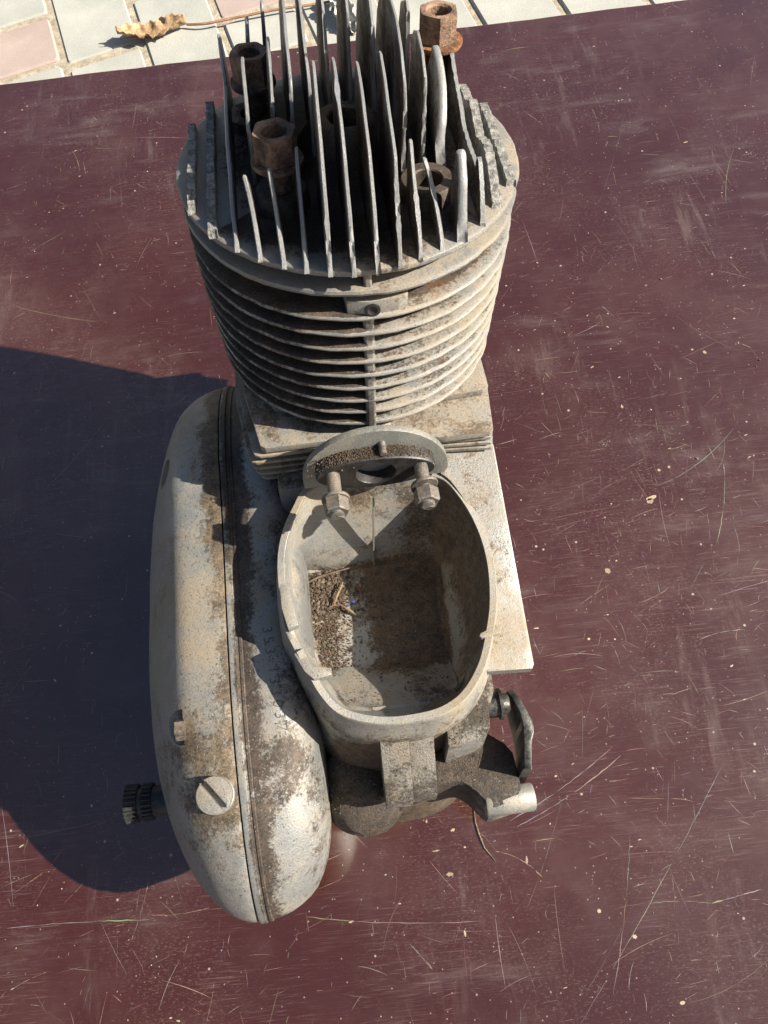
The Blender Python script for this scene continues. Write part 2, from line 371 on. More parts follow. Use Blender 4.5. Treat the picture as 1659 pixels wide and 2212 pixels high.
def fin(x, pieces, lean=None, thick=2.05, rough=0.0, mat='fin', name='cooling_fin', dents=()):
    """an upright cooling fin in the plane X = x; pieces = outlines (y,z) of its uncut stretches"""
    for poly in pieces:
        mb = MB(); pts = []
        for i in range(len(poly)):
            a, b = Vector(poly[i]), Vector(poly[(i+1) % len(poly)]); k = max(1, int((b-a).length/(1.6 if rough else 2.6)))
            for j in range(k):
                p = a.lerp(b, j/k)
                if p.y > 1.5:
                    e_ = .22+rough; p += Vector((nz(p.x, p.y, x, .35), nz(p.x, p.y, x+50, .35)))*e_
                    if rough: p.y += random.uniform(-rough, rough)*.9
                pts.append(p)
        bm = bmesh.new(); vs_ = []
        for p in pts: vs_.append(bm.verts.new((0, p.x, p.y)))
        f = bm.faces.new(vs_); bmesh.ops.triangulate(bm, faces=[f], ngon_method='EAR_CLIP')
        for _ in range(2):
            ee = [e for e in bm.edges if e.calc_length() > 9 and not e.is_boundary]
            if ee: bmesh.ops.subdivide_edges(bm, edges=ee, cuts=1); bmesh.ops.triangulate(bm, faces=bm.faces)
        ret = bmesh.ops.inset_region(bm, faces=bm.faces, thickness=.75, use_boundary=True, use_even_offset=False)
        bm.verts.ensure_lookup_table(); bm.verts.index_update()
        zt = max(p.y for p in pts); V = []; nb = len(bm.verts)
        bnd = {v.index for e in bm.edges if e.is_boundary for v in e.verts}
        for sgn in (-1, 1):
            for v in bm.verts:
                y, z = v.co.y, v.co.z; h = thick*.5*(1-.34*max(0, z)/55)
                if v.index in bnd and z > 1: h *= .88 if rough else .52
                for q_ in dents:
                    h *= 1+1.3*math.exp(-((y-q_[0])**2+(z-q_[1])**2)/5) if v.index in bnd else 1
                dx = lean(y, z) if lean else 0
                dx += .3*nz(y, z, x, .05)+(random.uniform(-.18, .18) if rough else 0)
                V.append((x+sgn*h+dx, y, z))
        F = []
        for f in bm.faces:
            q = [v.index for v in f.verts]; F.append(q); F.append([i+nb for i in reversed(q)])
        for e in bm.edges:
            if e.is_boundary: a, b = e.verts[0].index, e.verts[1].index; F.append((a, b, b+nb, a+nb))
        mb.add(V, F); bm.free(); ob_ = mb.build(name, M[mat], head, ang=50)
        a_ = ob_.data.attributes.new('grime_shade', 'FLOAT', 'POINT'); ed = {tuple(round(c, 5) for c in (p_[1]*MM, (p_[2]+TZ)*MM)) for i, p_ in enumerate(V) if (i % nb) in bnd and p_[2] > 1}
        for i, v in enumerate(ob_.data.vertices): a_.data[i].value = -1.4 if (round(v.co.y, 5), round(v.co.z, 5)) in ed else .75  # faces dark with oxide and painted shade of the gaps; edges rubbed bare
B = -.6
fin(-68.4, [[(-31, B), (-30, 2.6), (-10, 3.6), (8, 3.2), (30, 3.5), (31, B)]], rough=.9, mat='broken', thick=3.6)
fin(-59.8, [[(-47.5, B), (-46, 3.5), (-20, 5.2), (10, 4.6), (44, 5.2), (45, B)]], rough=.9, mat='broken', thick=3.8)
fin(-50.6, [[(-57.5, B), (-54, 2.5), (-45, 6), (-28, 11.5), (-5, 16.8), (15, 17.6), (37, 16.8), (44, 27), (52, 31), (57, 20), (58, B)]])
fin(-41.6, [[(-64.8, B), (-60, 4), (-54, 10), (-49, 18.5), (-46.5, 24.5), (-44.5, 24.5), (-43, 14), (-42, B)], [(-15, B), (-14, 24), (-5, 38), (6, 41.5), (12, 40), (18, 30), (22, B)], [(49, B), (50, 30), (54, 36.5), (57, 35), (62, B)]],
    lean=lambda y, z: (-1.9*(max(0, z)/24)**2 if y < -30 else 1.6*(z/42) if y < 30 else 4.2*z/36))
fin(-32.5, [[(-70.2, B), (-66, 5), (-58, 12), (-50, 22), (-46.5, 26), (-44, 26), (-43, 12), (-42, B)], [(-17, B), (-15, 34), (-4, 46), (6, 48), (14, 46), (22, 30), (25, B)], [(48, B), (49, 34), (51, 42), (55, 42), (64, 16), (67, B)]],
    lean=lambda y, z: (-1.2*(max(0, z)/25)**2 if y < -30 else 3.6*z/46 if y < 30 else 2.4*z/42))
fin(-23.9, [[(-74, B), (-72, 3), (-64, 10), (-55, 18), (-46, 27), (-41.5, 31.5), (-39.5, 31), (-39, 14), (-39, B)], [(-18, B), (-17, 30), (-15, 42), (-8, 49), (5, 54.5), (18, 57.5), (40, 54), (58, 34), (70, 4), (71, B)]], lean=lambda y, z: 2.2*z/50)
fin(-14.9, [[(-77.2, B), (-75, 4), (-71, 16), (-64, 30), (-54, 42), (-42, 51), (-33, 56.5), (-29.5, 57), (-28, 40), (-27, B)], [(-14, B), (-13, 25), (-12, 37), (-8, 43), (6, 53), (14, 58), (35, 58), (58, 38), (73, 4), (74, B)]], lean=lambda y, z: 1.6*z/55 if y < -20 else 0, dents=[(-70.5, 18)])
fin(-5.7, [[(-78.8, B), (-77, 5), (-71, 18), (-61, 37), (-50, 47), (-36, 54), (-27, 55.5), (-23, 54.5), (-21, 36), (-20, B)], [(15, B), (15, 34), (17, 52), (24, 59), (40, 58), (60, 38), (75, 4), (75.5, B)]], dents=[(-42, 51), (-39, 53)])
fin(3.7, [[(-78.8, B), (-77, 5), (-70, 19), (-56, 37), (-38, 46), (-22, 50.5), (-18, 50), (-15.5, 38), (-15, B)], [(14, B), (14, 30), (15, 52), (22, 58), (40, 58), (60, 38), (75, 4), (75.5, B)]])
fin(12.7, [[(-76.6, B), (-75, 4), (-67, 20), (-60, 36), (-46, 43), (-30, 49), (-19, 53), (-16, 52), (-13, 38), (-12, B)], [(4, B), (4.5, 44), (6, 51), (16, 57), (40, 57), (60, 36), (74, 4), (75, B)]], dents=[(-66, 22), (-63.5, 27), (-70, 14)])
fin(21.4, [[(-73, B), (-71, 4), (-61, 13.5), (-50, 21), (-42, 29.5), (-39.5, 30.5), (-38, 16), (-37.5, B)], [(-24.2, B), (-24.4, 15), (-24.6, 36), (-23, 43), (-14, 50.5), (2, 55.5), (16, 56), (40, 53), (58, 34), (70, 4), (71, B)]], dents=[(-62, 13), (-57, 16.5)])
fin(31.0, [[(-68.6, B), (-66, 3), (-57, 9), (-49, 16), (-44, 23), (-41, 23.5), (-40.5, 10), (-40, B)], [(-17.5, B), (-16.6, 10), (-15, 24), (-14, 40), (-6, 45.5), (7, 47.5), (15, 44), (20, 28), (24, B)], [(32, B), (32, 44), (36, 46.5), (50, 40), (66, 8), (67, B)]],
    lean=lambda y, z: (-4.2*(max(0, z)/23)**2 if y < -30 else 0), dents=[(-50, 15)])
fin(39.7, [[(-63.8, B), (-61, 8), (-56, 21), (-50, 29), (-47.5, 29.5), (-46, 14), (-45, B)], [(-21, B), (-20.5, 8), (-15.5, 22), (-4, 31), (8, 37), (14, 38), (18, 30), (21, B)]],
    lean=lambda y, z: (0 if y < -30 else -1.6*(max(0, z)/38)**2-1.8*math.sin(z*.13)), thick=4.4)
fin(49.6, [[(-55.6, B), (-52, 7), (-47, 14), (-41, 20), (-38.5, 20), (-37.5, 15), (-34, 15), (-24, 14.5), (-10, 15.5), (0, 19), (9, 22.5), (25, 29), (33, 27), (46, 12), (56, B)]], rough=.28)
fin(58.0, [[(-45.4, B), (-42, 3), (-33, 8), (-24, 11.5), (-15, 12.5), (-6, 8.5), (5, 11), (14, 14), (22, 10), (35, 9), (45, 4), (46, B)]], rough=.55, mat='broken', thick=4.4)
fin(67.2, [[(-30.6, B), (-29, 2.4), (-10, 3.6), (6, 2.6), (20, 4), (30, 3), (31, B)]], rough=.7, mat='broken', thick=4.2)
# second head disc
d2 = MB(); rings = []
for r, z in [(40, -14), (74, -13.9), (75.4, -13.2), (75.8, -12), (75.3, -10.8), (74, -10.3), (50, -9.6), (46, -3)]:
    rings.append([((jagged(r, i, z, .6) if r > 70 else r)*math.cos(2*math.pi*i/seg), (jagged(r, i, z, .6) if r > 70 else r)*math.sin(2*math.pi*i/seg), z) for i in range(seg)])
d2.loft(rings, False, False)
d2.prism([(-1.6, -46), (-1.6, -72.8), (-.9, -73.6), (1, -73.6), (1.7, -72.8), (1.7, -46)], 'z', -11, -3.4, .3)
d2.build('joint_ring', M['head'], head)

def hexnut(bx, by, zt, hgt, R, bore, rot, mat, washer_r, name='head_nut'):
    mb = MB(); seg_ = 48; rings = []
    def hr(a, R_): 
        k = (a-rot) % (math.pi/3)-math.pi/6; return R_*math.cos(math.pi/6)/math.cos(k)
    for z, sc, cut in ((zt-hgt, 1, 9e9), (zt-1.3, 1, 9e9), (zt-.5, 1, R*.995), (zt, 1, R*.955)):
        rings.append([(bx+min(hr(a, R), cut)*math.cos(a), by+min(hr(a, R), cut)*math.sin(a), z) for a in [2*math.pi*i/seg_+rot for i in range(seg_)]])
    for r, z in ((bore+.8, zt), (bore, zt-.9), (bore-.15, zt-hgt+1)):
        rings.append([(bx+r*math.cos(a), by+r*math.sin(a), z) for a in [2*math.pi*i/seg_+rot for i in range(seg_)]])
    mb.loft(rings, True, True); nut = mb.build(name, M[mat], eng, ang=30)
    MB().lathe([(bore, zt-hgt-.2), (washer_r*.99, zt-hgt-.2), (washer_r, zt-hgt-.9), (washer_r, zt-hgt-1.8), (washer_r*.98, zt-hgt-2.2), (bore, zt-hgt-2.2)], (bx, by, 0), seg=40, cap=False).build('washer', M['rustorange' if bx > 0 else 'rust'], nut)
    st = MB(); z = 1.0; rings = []
    while z < zt-hgt-1:                       # threaded stud: ridges all the way up its visible length
        for dz, r in ((0, 4.5), (.45, 5.1), (.9, 4.5)): rings.append([(bx+r*math.cos(a), by+r*math.sin(a), z+dz+a*.2) for a in [2*math.pi*i/20 for i in range(20)]])
        z += 1.3
    st.loft(rings); st.build('stud', M['rustorange' if bx > 0 else 'rust'], nut)
    return nut
hexnut(-30.5, -29, 32.3, 11.6, 9.0, 5.0, .30, 'rust', 10.6)
hexnut(-38.0, 36.5, 30.2, 12.0, 8.8, 4.9, .10, 'rust', 10.2)
hexnut(44.6, 35.0, 42.3, 11.6, 8.8, 4.9, .45, 'rust', 11.2)

# ---- cylinder barrel
bl = MB(); bl.lathe([(50, -110), (50, -10)], seg=64, cap=False)
bl.prism([(-2.4, -46), (-2.4, -72), (-1.4, -73.2), (1.4, -73.2), (2.4, -72), (2.4, -46)], 'z', -101, -21, .35)
barrel = bl.build('cylinder_barrel', M['barrel'], eng, attr=lambda x, y, z: 2.0 if math.hypot(x, y) < 66 else .2)  # core darkened: oily dirt plus painted shade of the fin gaps
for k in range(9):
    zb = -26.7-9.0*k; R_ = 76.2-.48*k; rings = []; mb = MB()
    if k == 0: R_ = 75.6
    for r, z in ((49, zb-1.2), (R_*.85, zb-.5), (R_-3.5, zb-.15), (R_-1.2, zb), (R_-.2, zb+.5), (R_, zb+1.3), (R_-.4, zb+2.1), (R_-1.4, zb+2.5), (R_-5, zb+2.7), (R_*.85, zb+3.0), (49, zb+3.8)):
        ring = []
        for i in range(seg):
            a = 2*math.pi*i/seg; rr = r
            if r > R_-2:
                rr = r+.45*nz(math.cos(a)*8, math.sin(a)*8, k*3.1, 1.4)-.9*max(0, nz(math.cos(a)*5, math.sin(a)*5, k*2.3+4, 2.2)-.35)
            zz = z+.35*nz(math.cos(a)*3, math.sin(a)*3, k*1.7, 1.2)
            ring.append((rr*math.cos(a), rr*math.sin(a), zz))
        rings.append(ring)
    mb.loft(rings, False, False); mb.build('cooling_fin', M['barrel'], barrel, attr=lambda x, y, z, R_=R_: (2.4 if math.hypot(x, y) < R_*.9 or (x < -1.5 and math.hypot(x, y) < R_-1.1) else (-.7 if math.hypot(x, y) > R_-1 else .25))+1.3*sstep(4, -30, x))  # gaps and left side: oil dirt, with their shade put into the colour
# boss at the front of the top barrel fin with the stub of a bolt in it
MB().prism([(-10, -60), (-9, -72.6), (0, -74.2), (13, -73), (17, -70.5), (17, -60)], 'z', -26.5, -17.5, .5).build('front_boss', M['barrel'], barrel)
MB().lathe([(3.4, -74.6), (3.3, -75.1), (2.2, -75.3), (1.0, -74.4)], (1.5, 0, -21.6), 'y', 20).build('broken_bolt', M['black'], barrel)
# square foot of the barrel
MB().prism([(-58, -34), (-48, -50), (40, -54), (61, -52.5), (64.6, -50), (65, 62), (-64, 62)], 'z', -107.7, -103.5, .5).build('barrel_foot', M['deck'], barrel)

# ---- crankcase: deck, stacked ribs, chamber, shelf
def seamO():
    pts = [(-41, -141), (-62, -145), (-105, -152), (-156, -159), (-189, -166.5), (-218, -178.5), (-247, -197), (-265, -217), (-273, -236), (-266, -252), (-246, -270), (-212, -290), (-170, -300), (-100, -287), (-40, -275), (10, -266), (42, -257), (58, -238), (60, -220), (50, -193), (25, -162), (-8, -145)]
    return catmull(pts, 240)
O = seamO()
def ringO(x, sy, dz, grow=0.0, yc=-104, zc=-225):
    out = []
    for p in O:
        y = yc+(p.x-yc)*sy; z = zc+(p.y-zc)*(85-dz+grow)/85; y += grow*(1 if p.x > yc else -1)*min(1, abs(p.x-yc)/60)
        x_, y_, z_ = x-1, y+2, z-6; out.append((x_, y_, max(z_, ground(x_, y_)+.3)))
    return out
cv = MB()
cover_prof = [(-84.2, .985, 1.6), (-84.3, .998, .3), (-85.2, 1.0, .1), (-90, .995, .5), (-96, .98, 1.5), (-102, .955, 2.6), (-106, .93, 3.8), (-109, .91, 5.2), (-111.5, .892, 7.2), (-114, .872, 10.2), (-117, .842, 15), (-121, .795, 22.5), (-125, .74, 31), (-129, .67, 40), (-133, .58, 50), (-136, .48, 60), (-138.6, .34, 69), (-139.6, .18, 76)]
cv.loft([ringO(*p) for p in cover_prof], True, True)
def gr_cover(x, y, z):
    g = 1.1*sstep(-103, -84, x)*sstep(-150, -70, y)*sstep(-200, -150, z)      # oil by the seam, far end
    g += .75*sstep(-95, -88, x)*sstep(-240, -150, z)
    g += .9*math.exp(-((y+192)**2+(x+110)**2)/300)*.8+.8*math.exp(-((y+225)**2+(x+102)**2)/160)
    g += .35*sstep(-215, -180, z)*sstep(-106, -120, x)*0
    g += .45*math.exp(-((y+215)/34)**2)*sstep(-125, -108, x)
    return g-.05
cover = cv.build('clutch_cover', M['cover'], eng, attr=gr_cover, ang=50)
# counterbores for the cover's bolts
def counterbore(y, z, x0, r):
    me = MB().lathe([(r, -150), (r, x0)], (0, y, z), 'x', 28).build('cutter', None)
    md = cover.modifiers.new('cut', 'BOOLEAN'); md.operation = 'DIFFERENCE'; md.object = me; md.solver = 'EXACT'
    return me
cuts = [counterbore(-186, -180, -110.2, 8.8), counterbore(-38, -166, -110, 8.6)]
dg = bpy.context.evaluated_depsgraph_get(); nm = bpy.data.meshes.new_from_object(cover.evaluated_get(dg))
cover.modifiers.clear(); cover.data = nm; nm.set_sharp_from_angle(angle=math.radians(50))
for c_ in cuts: bpy.data.objects.remove(c_)
MB().lathe([(5.4, -109), (5.4, -113.8), (4.7, -114.5)], (0, -187.5, -179.5), 'x', 6).build('cover_bolt', M['nut'], cover, ang=20)
# slotted filler plug
fp = MB(); s0 = 0
rings = []
sl_a = math.radians(-48)
prof = [(9.0, -4), (9.0, 3.4), (8.6, 4.2), (7.6, 4.6), (5, 4.7), (2.5, 4.75)]
for r, h in prof: rings.append([(r*math.cos(2*math.pi*i/64), r*math.sin(2*math.pi*i/64), h) for i in range(64)])
pl = MB(); 
for sgn in (-1, 1):                              # two halves either side of the slot
    half = [(sgn*(1.5), -8.7)]+[(sgn*max(1.5, 8.8*math.cos(a)), 8.8*math.sin(a)) for a in [math.radians(-80+160*k/20) for k in range(21)]]+[(sgn*1.5, 8.7)]
    pl.prism(half, 'z', 1.0, 4.8, .55)
pl.lathe([(9.0, -6), (9.0, .8), (8.4, 1.4)], seg=40)
nrm = Vector((-.12, -.24, .96)).normalized(); q = nrm.to_track_quat('Z', 'Y').to_matrix() @ Matrix.Rotation(math.radians(35), 3, 'Z')
ya = Vector((-.6, .8, 0)); ya = (ya-nrm*ya.dot(nrm)).normalized(); q = Matrix((ya.cross(nrm), ya, nrm)).transposed()
pl.xf(lambda x, y, z: tuple(Vector((-95.6, -219.5, -186.5))+q @ Vector((x, y, z))))
pl.build('filler_plug', M['cover'], cover, ang=35, attr=lambda x, y, z: .15)

# inner casing right of the seam
ic = MB()
inner_prof = [(-83.5, .985, 1.6), (-83.4, 1.004, -.6), (-82.6, 1.006, -.9), (-80.2, 1.006, -.9), (-79.6, 1.0, .1), (-78.6, .999, .3), (-78.2, 1.003, -.3), (-77.0, 1.003, -.3), (-76.5, .997, .3), (-72, .993, -.8), (-67, .983, -2.2), (-62, .968, -3.4), (-57, .948, -3.6), (-53, .925, -2), (-49.5, .89, 2), (-46.5, .85, 8), (-44.3, .80, 15), (-42.8, .74, 24), (-42, .65, 35), (-41.8, .5, 48)]
ic.loft([ringO(*p) for p in inner_prof], True, True)
def gr_inner(x, y, z):
    g = 1.15*math.exp(-((x+76.5)/5.0)**2)*(.8+.5*nz(x, y, z, .03))
    g += .9*sstep(-100, -78, y)*sstep(-60, -80, x)
    g += .8*sstep(-60, -48, x)*sstep(-150, -200, y)*sstep(-195, -180, y)
    g += .7*math.exp(-((x+62)/9)**2)*math.exp(-((y+205)/9)**2)
    g -= .5*math.exp(-((x+66)/4.5)**2)*sstep(-200, -190, y)
    if x < -81.5: g = -.8 if y < -120 else .3
    g -= .35*math.exp(-((x+60)/7)**2)*sstep(-222, -232, y)
    return g
crank = ic.build('crankcase', M['case'], eng, attr=gr_inner, ang=42)
bvh = BVHTree.FromPolygons([tuple(v.co) for v in crank.data.vertices], [tuple(p.vertices) for p in crank.data.polygons])

# lower block under the barrel
MB().prism([(-52, -80), (62, -80), (62, 55), (40, 64), (-40, 64), (-52, 55)], 'z', -297.6, -136, 4).xf(lambda x, y, z: (x, y, ground(x, y)+.4+(z+297.6) if z < -250 else z)).build('lower_block', M['case'], crank)
# deck plate and stacked ribs under it
MB().prism([(-66, 60), (-64.2, -33), (-57, -70.5), (-54.6, -72.5), (-24, -72), (37, -77.6), (60.6, -77), (62.5, -75.2), (65.2, -48), (65.6, 60)], 'z', -112.2, -108, .55).build('deck_plate', M['deck'], crank, attr=lambda x, y, z: -.9 if z < -108.3 else .2)
for k in range(5):
    xl = (-61.5, -64, -63.5, -62.5, -60.8)[k]; z1 = -113.8-5.9*k; yf = (-72.8, -72.2, -71.2, -70.6, -69.4)[k]
    MB().prism([(xl-7, 60), (xl-6, -30), (xl-.5, yf+5), (xl+.8, yf+1.2), (xl+3.5, yf), (-22+2*k, yf+.5), (-20, 60)], 'z', z1-2.0, z1, .5).build('cooling_rib', M['deck'], crank)
for k in range(3):
    z1 = -114.2-3.8*k
    MB().prism([(30, 60), (30, -75), (61.6+.6*k, -76-.5*k), (63.3+.5*k, -73.5), (66, -44), (66, 60)], 'z', z1-2.2, z1, .5).build('cooling_rib', M['deck'], crank)

# chamber with its oval rim
outer = [(-35.5, -81.2), (-45, -93.7), (-51.6, -107.3), (-54.7, -119.8), (-55.4, -134.4), (-54.3, -154.6), (-51.6, -162.7), (-48.5, -170.8), (-44.5, -180.4), (-40, -190), (-33.6, -198.4), (-24.6, -203.4), (-13, -206.6), (-1, -207.5), (13.4, -206.4), (23.3, -203), (29.9, -198.5), (35.7, -192.3), (41.2, -184), (46.4, -172), (51.1, -157.7), (53.7, -140.4), (53.4, -124.5), (50.1, -108.6), (44.2, -94.3), (37.4, -84.2), (28.1, -81), (10, -79.5), (-15, -79)]
NO = 180
OR = catmull(outer, NO); cc = Vector((0, -143))
def off(p, d): v = p-cc; return cc+v*((v.length+d)/v.length)
def zr(y): return -133+.17*(y+95)
def notch(p): return -4.2*sstep(-158.5, -160, p.y)*sstep(-168.5, -167, p.y)*(1 if p.x < 0 else 0)
def body(p, d, z):                               # a point of the outer wall lower down
    q_ = off(p, d)
    if z < -147: q_.x = min(q_.x, 49.5-.02*(z+147)*0)
    return (q_.x, q_.y, z)
rings = []
for dz, d in ((-309.6, 12), (-282, 10), (-255, 10), (-225, 5), (-200, 2.5), (-186, 2.2), (-176, 2.6)): rings.append([(lambda b_: (b_[0], b_[1], ground(b_[0], b_[1])+.4 if dz < -297 else max(b_[2], ground(b_[0], b_[1])+.5)))(body(p, d, dz)) for p in OR])
for dz, d in ((-19, 2.6), (-15.5, 2.2), (-12, 1.5), (-7, .8), (-2.5, .2), (-.45, 0), (0, -.35), (0, -3.6), (-.45, -3.95)):
    rings.append([(*off(p, d)[:], zr(p.y)+dz+notch(p)) for p in OR])
fl = [(-49.5, -96), (-20, -98), (29.5, -99.5), (30.5, -130), (30.5, -160), (30.5, -183), (22, -189), (0, -192.5), (-26, -189), (-34.5, -172), (-41, -156), (-47, -125)]
FL = catmull(fl, 720)
ang = lambda v: math.atan2(v.y+143, v.x+5)
FLa = sorted(((ang(p), p) for p in FL), key=lambda t_: t_[0])
def flat(p):
    a = ang(p); return min(FLa, key=lambda t_: abs(math.atan2(math.sin(t_[0]-a), math.cos(t_[0]-a))))[1]
def zf(y): return -200+.72*max(0, -157-y)
FP = [flat(p) for p in OR]
outn = len(rings)
cav = []
for t_, s_ in ((.0, 0), (.05, .02), (.2, .14), (.4, .32), (.6, .52), (.78, .74), (.88, .86), (.95, .94), (.99, .985), (1, 1.0)):
    ring = []
    for p, f_ in zip(OR, FP):
        i_ = off(p, -4.0); xy = i_.lerp(f_, s_ if f_.y < -99 or abs(f_.x) > 60 else s_); z0 = zr(p.y)-.8+notch(p)
        if t_ >= .999: xy = f_+(cc-f_)*.035
        ring.append((xy.x, xy.y, z0+(zf(f_.y)-z0)*t_))
    cav.append(ring)
floor_c = Vector((-6, -145))
for k in range(1, 27):
    s_ = k/26.5; ring = []
    for f_ in FP:
        g_ = (f_+(cc-f_)*.035).lerp(floor_c, s_); ring.append((g_.x, g_.y, zf(g_.y)+.3*nz(g_.x, g_.y, 0, .1)))
    cav.append(ring)
wall = MB(); wall.loft(rings, True, False)
def gr_wall(x, y, z):
    return 1.1*sstep(-165, -192, z)*sstep(-190, -205, y)+.5*sstep(-150, -172, z)-.15-(1.3 if z > zr(y)-.7 else 0)
rimo = wall.build('chamber_wall', M['rim'], crank, attr=gr_wall, ang=50)
cm = MB(); cm.loft(cav, False, True)
def grime_shade_cav(x, y, z):
    g = .5*sstep(-192, -199, z)+.95*sstep(-20, 6, x)*sstep(-190, -198, z)+.7*sstep(2, 14, x)*sstep(-198, -186, z)*sstep(-158, -166, y)  # floor dirt; right part also darkened to paint in its shade
    g += .5*math.exp(-((x+28)/9)**2-((y+179)/8)**2)
    g -= .35*math.exp(-((x+18)/7)**2-((y+138)/18)**2)
    g += 1.7*sstep(28, 36, x)*sstep(-185, -160, z)*sstep(-178, -160, y)+.5*sstep(8, 20, x)*sstep(-115, -100, y)*sstep(-198, -190, z)  # right wall and far right corner: shade painted into the colour
    g += .45*math.exp(-((x+10)/25)**2)*sstep(-104, -97, y)*sstep(-170, -150, z)
    return g
cm.build('chamber_lining', M['cavity'], crank, attr=grime_shade_cav, ang=40)
# tabs and lips of the rim
MB().prism([(52, -166.5), (40.5, -170.2), (39.6, -171.8), (40.6, -173), (50, -171.5)], 'z', zr(-170)-3.2, zr(-170)-.2, .45).build('locating_tab', M['rim'], crank)
MB().prism([(-50.5, -168.8), (-46, -167.2), (-42, -176.5), (-33.2, -178.2), (-33.6, -181.8), (-42, -183), (-46, -178.5)], 'z', zr(-176)-4.5, zr(-176)+.6, .5).build('locating_tab', M['rim'], crank)
MB().prism([(-55, -122), (-50.2, -122), (-49.6, -140), (-46.8, -157), (-51.8, -158.8), (-54.4, -147)], 'z', -143.5, zr(-140)+1.0, .5).build('rim_lip', M['rim'], crank)
# thin casting seams inside the chamber
MB().prism([(-.35, -101), (.35, -101), (.35, -97.5), (-.35, -97.5)], 'z', -196, -132).xf(lambda x, y, z: (x-2.5+.02*(z+132), y+(-132-z)*-.02+4.2, z)).build('casting_line', M['cavity'], crank)
# shelf along the right side
def zs(y): return -126-.281*(-72-y)
SH = [(65.3, -72), (65.3, -185.5), (64, -187), (45, -186.2)]+[tuple(off(p, -2)) for p in OR if p.x > 20 and -182 < p.y < -84][:0]
rpts = [off(p, -2.2) for p in OR if p.x > 26 and -181 < p.y < -83]
rpts.sort(key=lambda p: p.y)
poly = [(65.3, -72), (65.3, -185), (64.2, -186.8), (42, -185.6)]+[(p.x, p.y) for p in rpts]+[(34, -72)]
sh = MB()
nP = len(poly); tv = [(x, y, zs(y)) for x, y in poly]; bv = [(x, y, zs(y)-4.6) for x, y in poly]; iv = [(x-(.7 if x > 64 else 0), y+(.7 if y < -184.5 else 0), zs(y)+.5) for x, y in poly]
sh.add(tv+bv+iv, [tuple(range(2*nP, 3*nP)), tuple(reversed(range(nP, 2*nP)))]+[(i, (i+1) % nP, nP+(i+1) % nP, nP+i) for i in range(nP)]+[(i, (i+1) % nP, 2*nP+(i+1) % nP, 2*nP+i) for i in range(nP)])
sh.build('side_shelf', M['deck'], crank, ang=20, attr=lambda x, y, z: -.5 if y < -180 else .1)

# stamped number
cu = bpy.data.curves.new('stamped_number', 'FONT'); cu.body = '353-133037'; cu.size = 7.6*MM; cu.space_character = 1.42; cu.offset = -.00016; cu.extrude = .00022; cu.resolution_u = 3
to = bpy.data.objects.new('stamped_number', cu); C.objects.link(to)
dg = bpy.context.evaluated_depsgraph_get(); tm = bpy.data.meshes.new_from_object(to.evaluated_get(dg)); bpy.data.objects.remove(to)
bm = bmesh.new(); bm.from_mesh(tm)
for v in bm.verts:
    x, y, e_ = v.co; wx = -67.0*MM+y+x*.075; wy = -145.5*MM-x
    hit = bvh.ray_cast(Vector((wx, wy, .5)), Vector((0, 0, -1)))[0]
    v.co = (wx, wy, (hit.z if hit else .15)+.00008+(e_ if e_ > 0 else 0))
bm.to_mesh(tm); bm.free()
tm.name = 'stamped_number'; link('stamped_number', tm, M['stampink'], crank)

# rear lugs, arm, lever, side bolt
lug = MB(); lug.prism([(-206, -166.5), (-208.5, -169.5), (-219, -184), (-231.5, -201), (-231.5, -213), (-222, -226), (-206, -226)], 'x', -14.2, -.2, .8)
lug.prism([(-206, -168), (-208.5, -171.5), (-219, -186.5), (-230, -203), (-230, -213), (-222, -226), (-206, -226)], 'x', -.2, 12.2, .8)
lug.build('mounting_lug', M['rear'], crank, attr=lambda x, y, z: -.55)
sludge = MB(); rings = []
for k in range(15):
    a = k/14; y = -200-36*a; r = math.sqrt(max(.02, 1-a**5))*(1-.12*a)
    ring = [(-24+(24*r+1.5*nz(i, k, 2, .4))*math.cos(2*math.pi*i/30), y+1.2*nz(i, k, 5, .5), -240+(28*r+2*nz(i, k, 8, .4))*math.sin(2*math.pi*i/30)-10*a) for i in range(30)]
    rings.append(ring)
sludge.loft(rings, True, True); sludge.build('rear_housing', M['rear'], crank, attr=lambda x, y, z: .45)
arm = MB()
arm.prism([(8, -214), (20, -205), (30, -199.5), (43, -202.5), (51, -209), (54.5, -214.5), (55, -238), (38, -241), (30, -230), (24, -225.5), (8, -227)], 'z', -236, -200, 3.2)
arm.build('selector_arm', M['rear'], crank, attr=lambda x, y, z: .75*sstep(-228, -212, y)*sstep(50, 36, x))
MB().lathe([(6.4, 35.5), (6.9, 36.5), (6.9, 59.6), (6.3, 60.6)], (0, -236.2, -207), 'x', 32).build('shaft_boss', M['cover'], crank)
body2 = MB(); body2.prism([(20, -196), (40, -172), (46.5, -176), (46.2, -190), (41.5, -199), (40.5, -208), (36, -213), (18, -216)], 'z', -262, -172, 1.6)
body2.build('side_casting', M['rear'], crank, attr=lambda x, y, z: -.3+.9*math.exp(-((x-39)/3)**2-((y+196)/5)**2))
MB().lathe([(6.5, 42), (6.5, 48.4), (8.0, 48.6), (8.0, 50.2), (5.5, 50.4), (5.0, 53.6), (4.0, 54.2)], (0, -194, -184), 'x', 18).build('side_bolt', M['steel'], crank)
lv = MB(); rings = []
path = catmull([(56.8, -187), (57.6, -190.5), (59.0, -196), (60.6, -202), (61.0, -208), (59.6, -214), (58.2, -220), (56.2, -228)], 40, False)
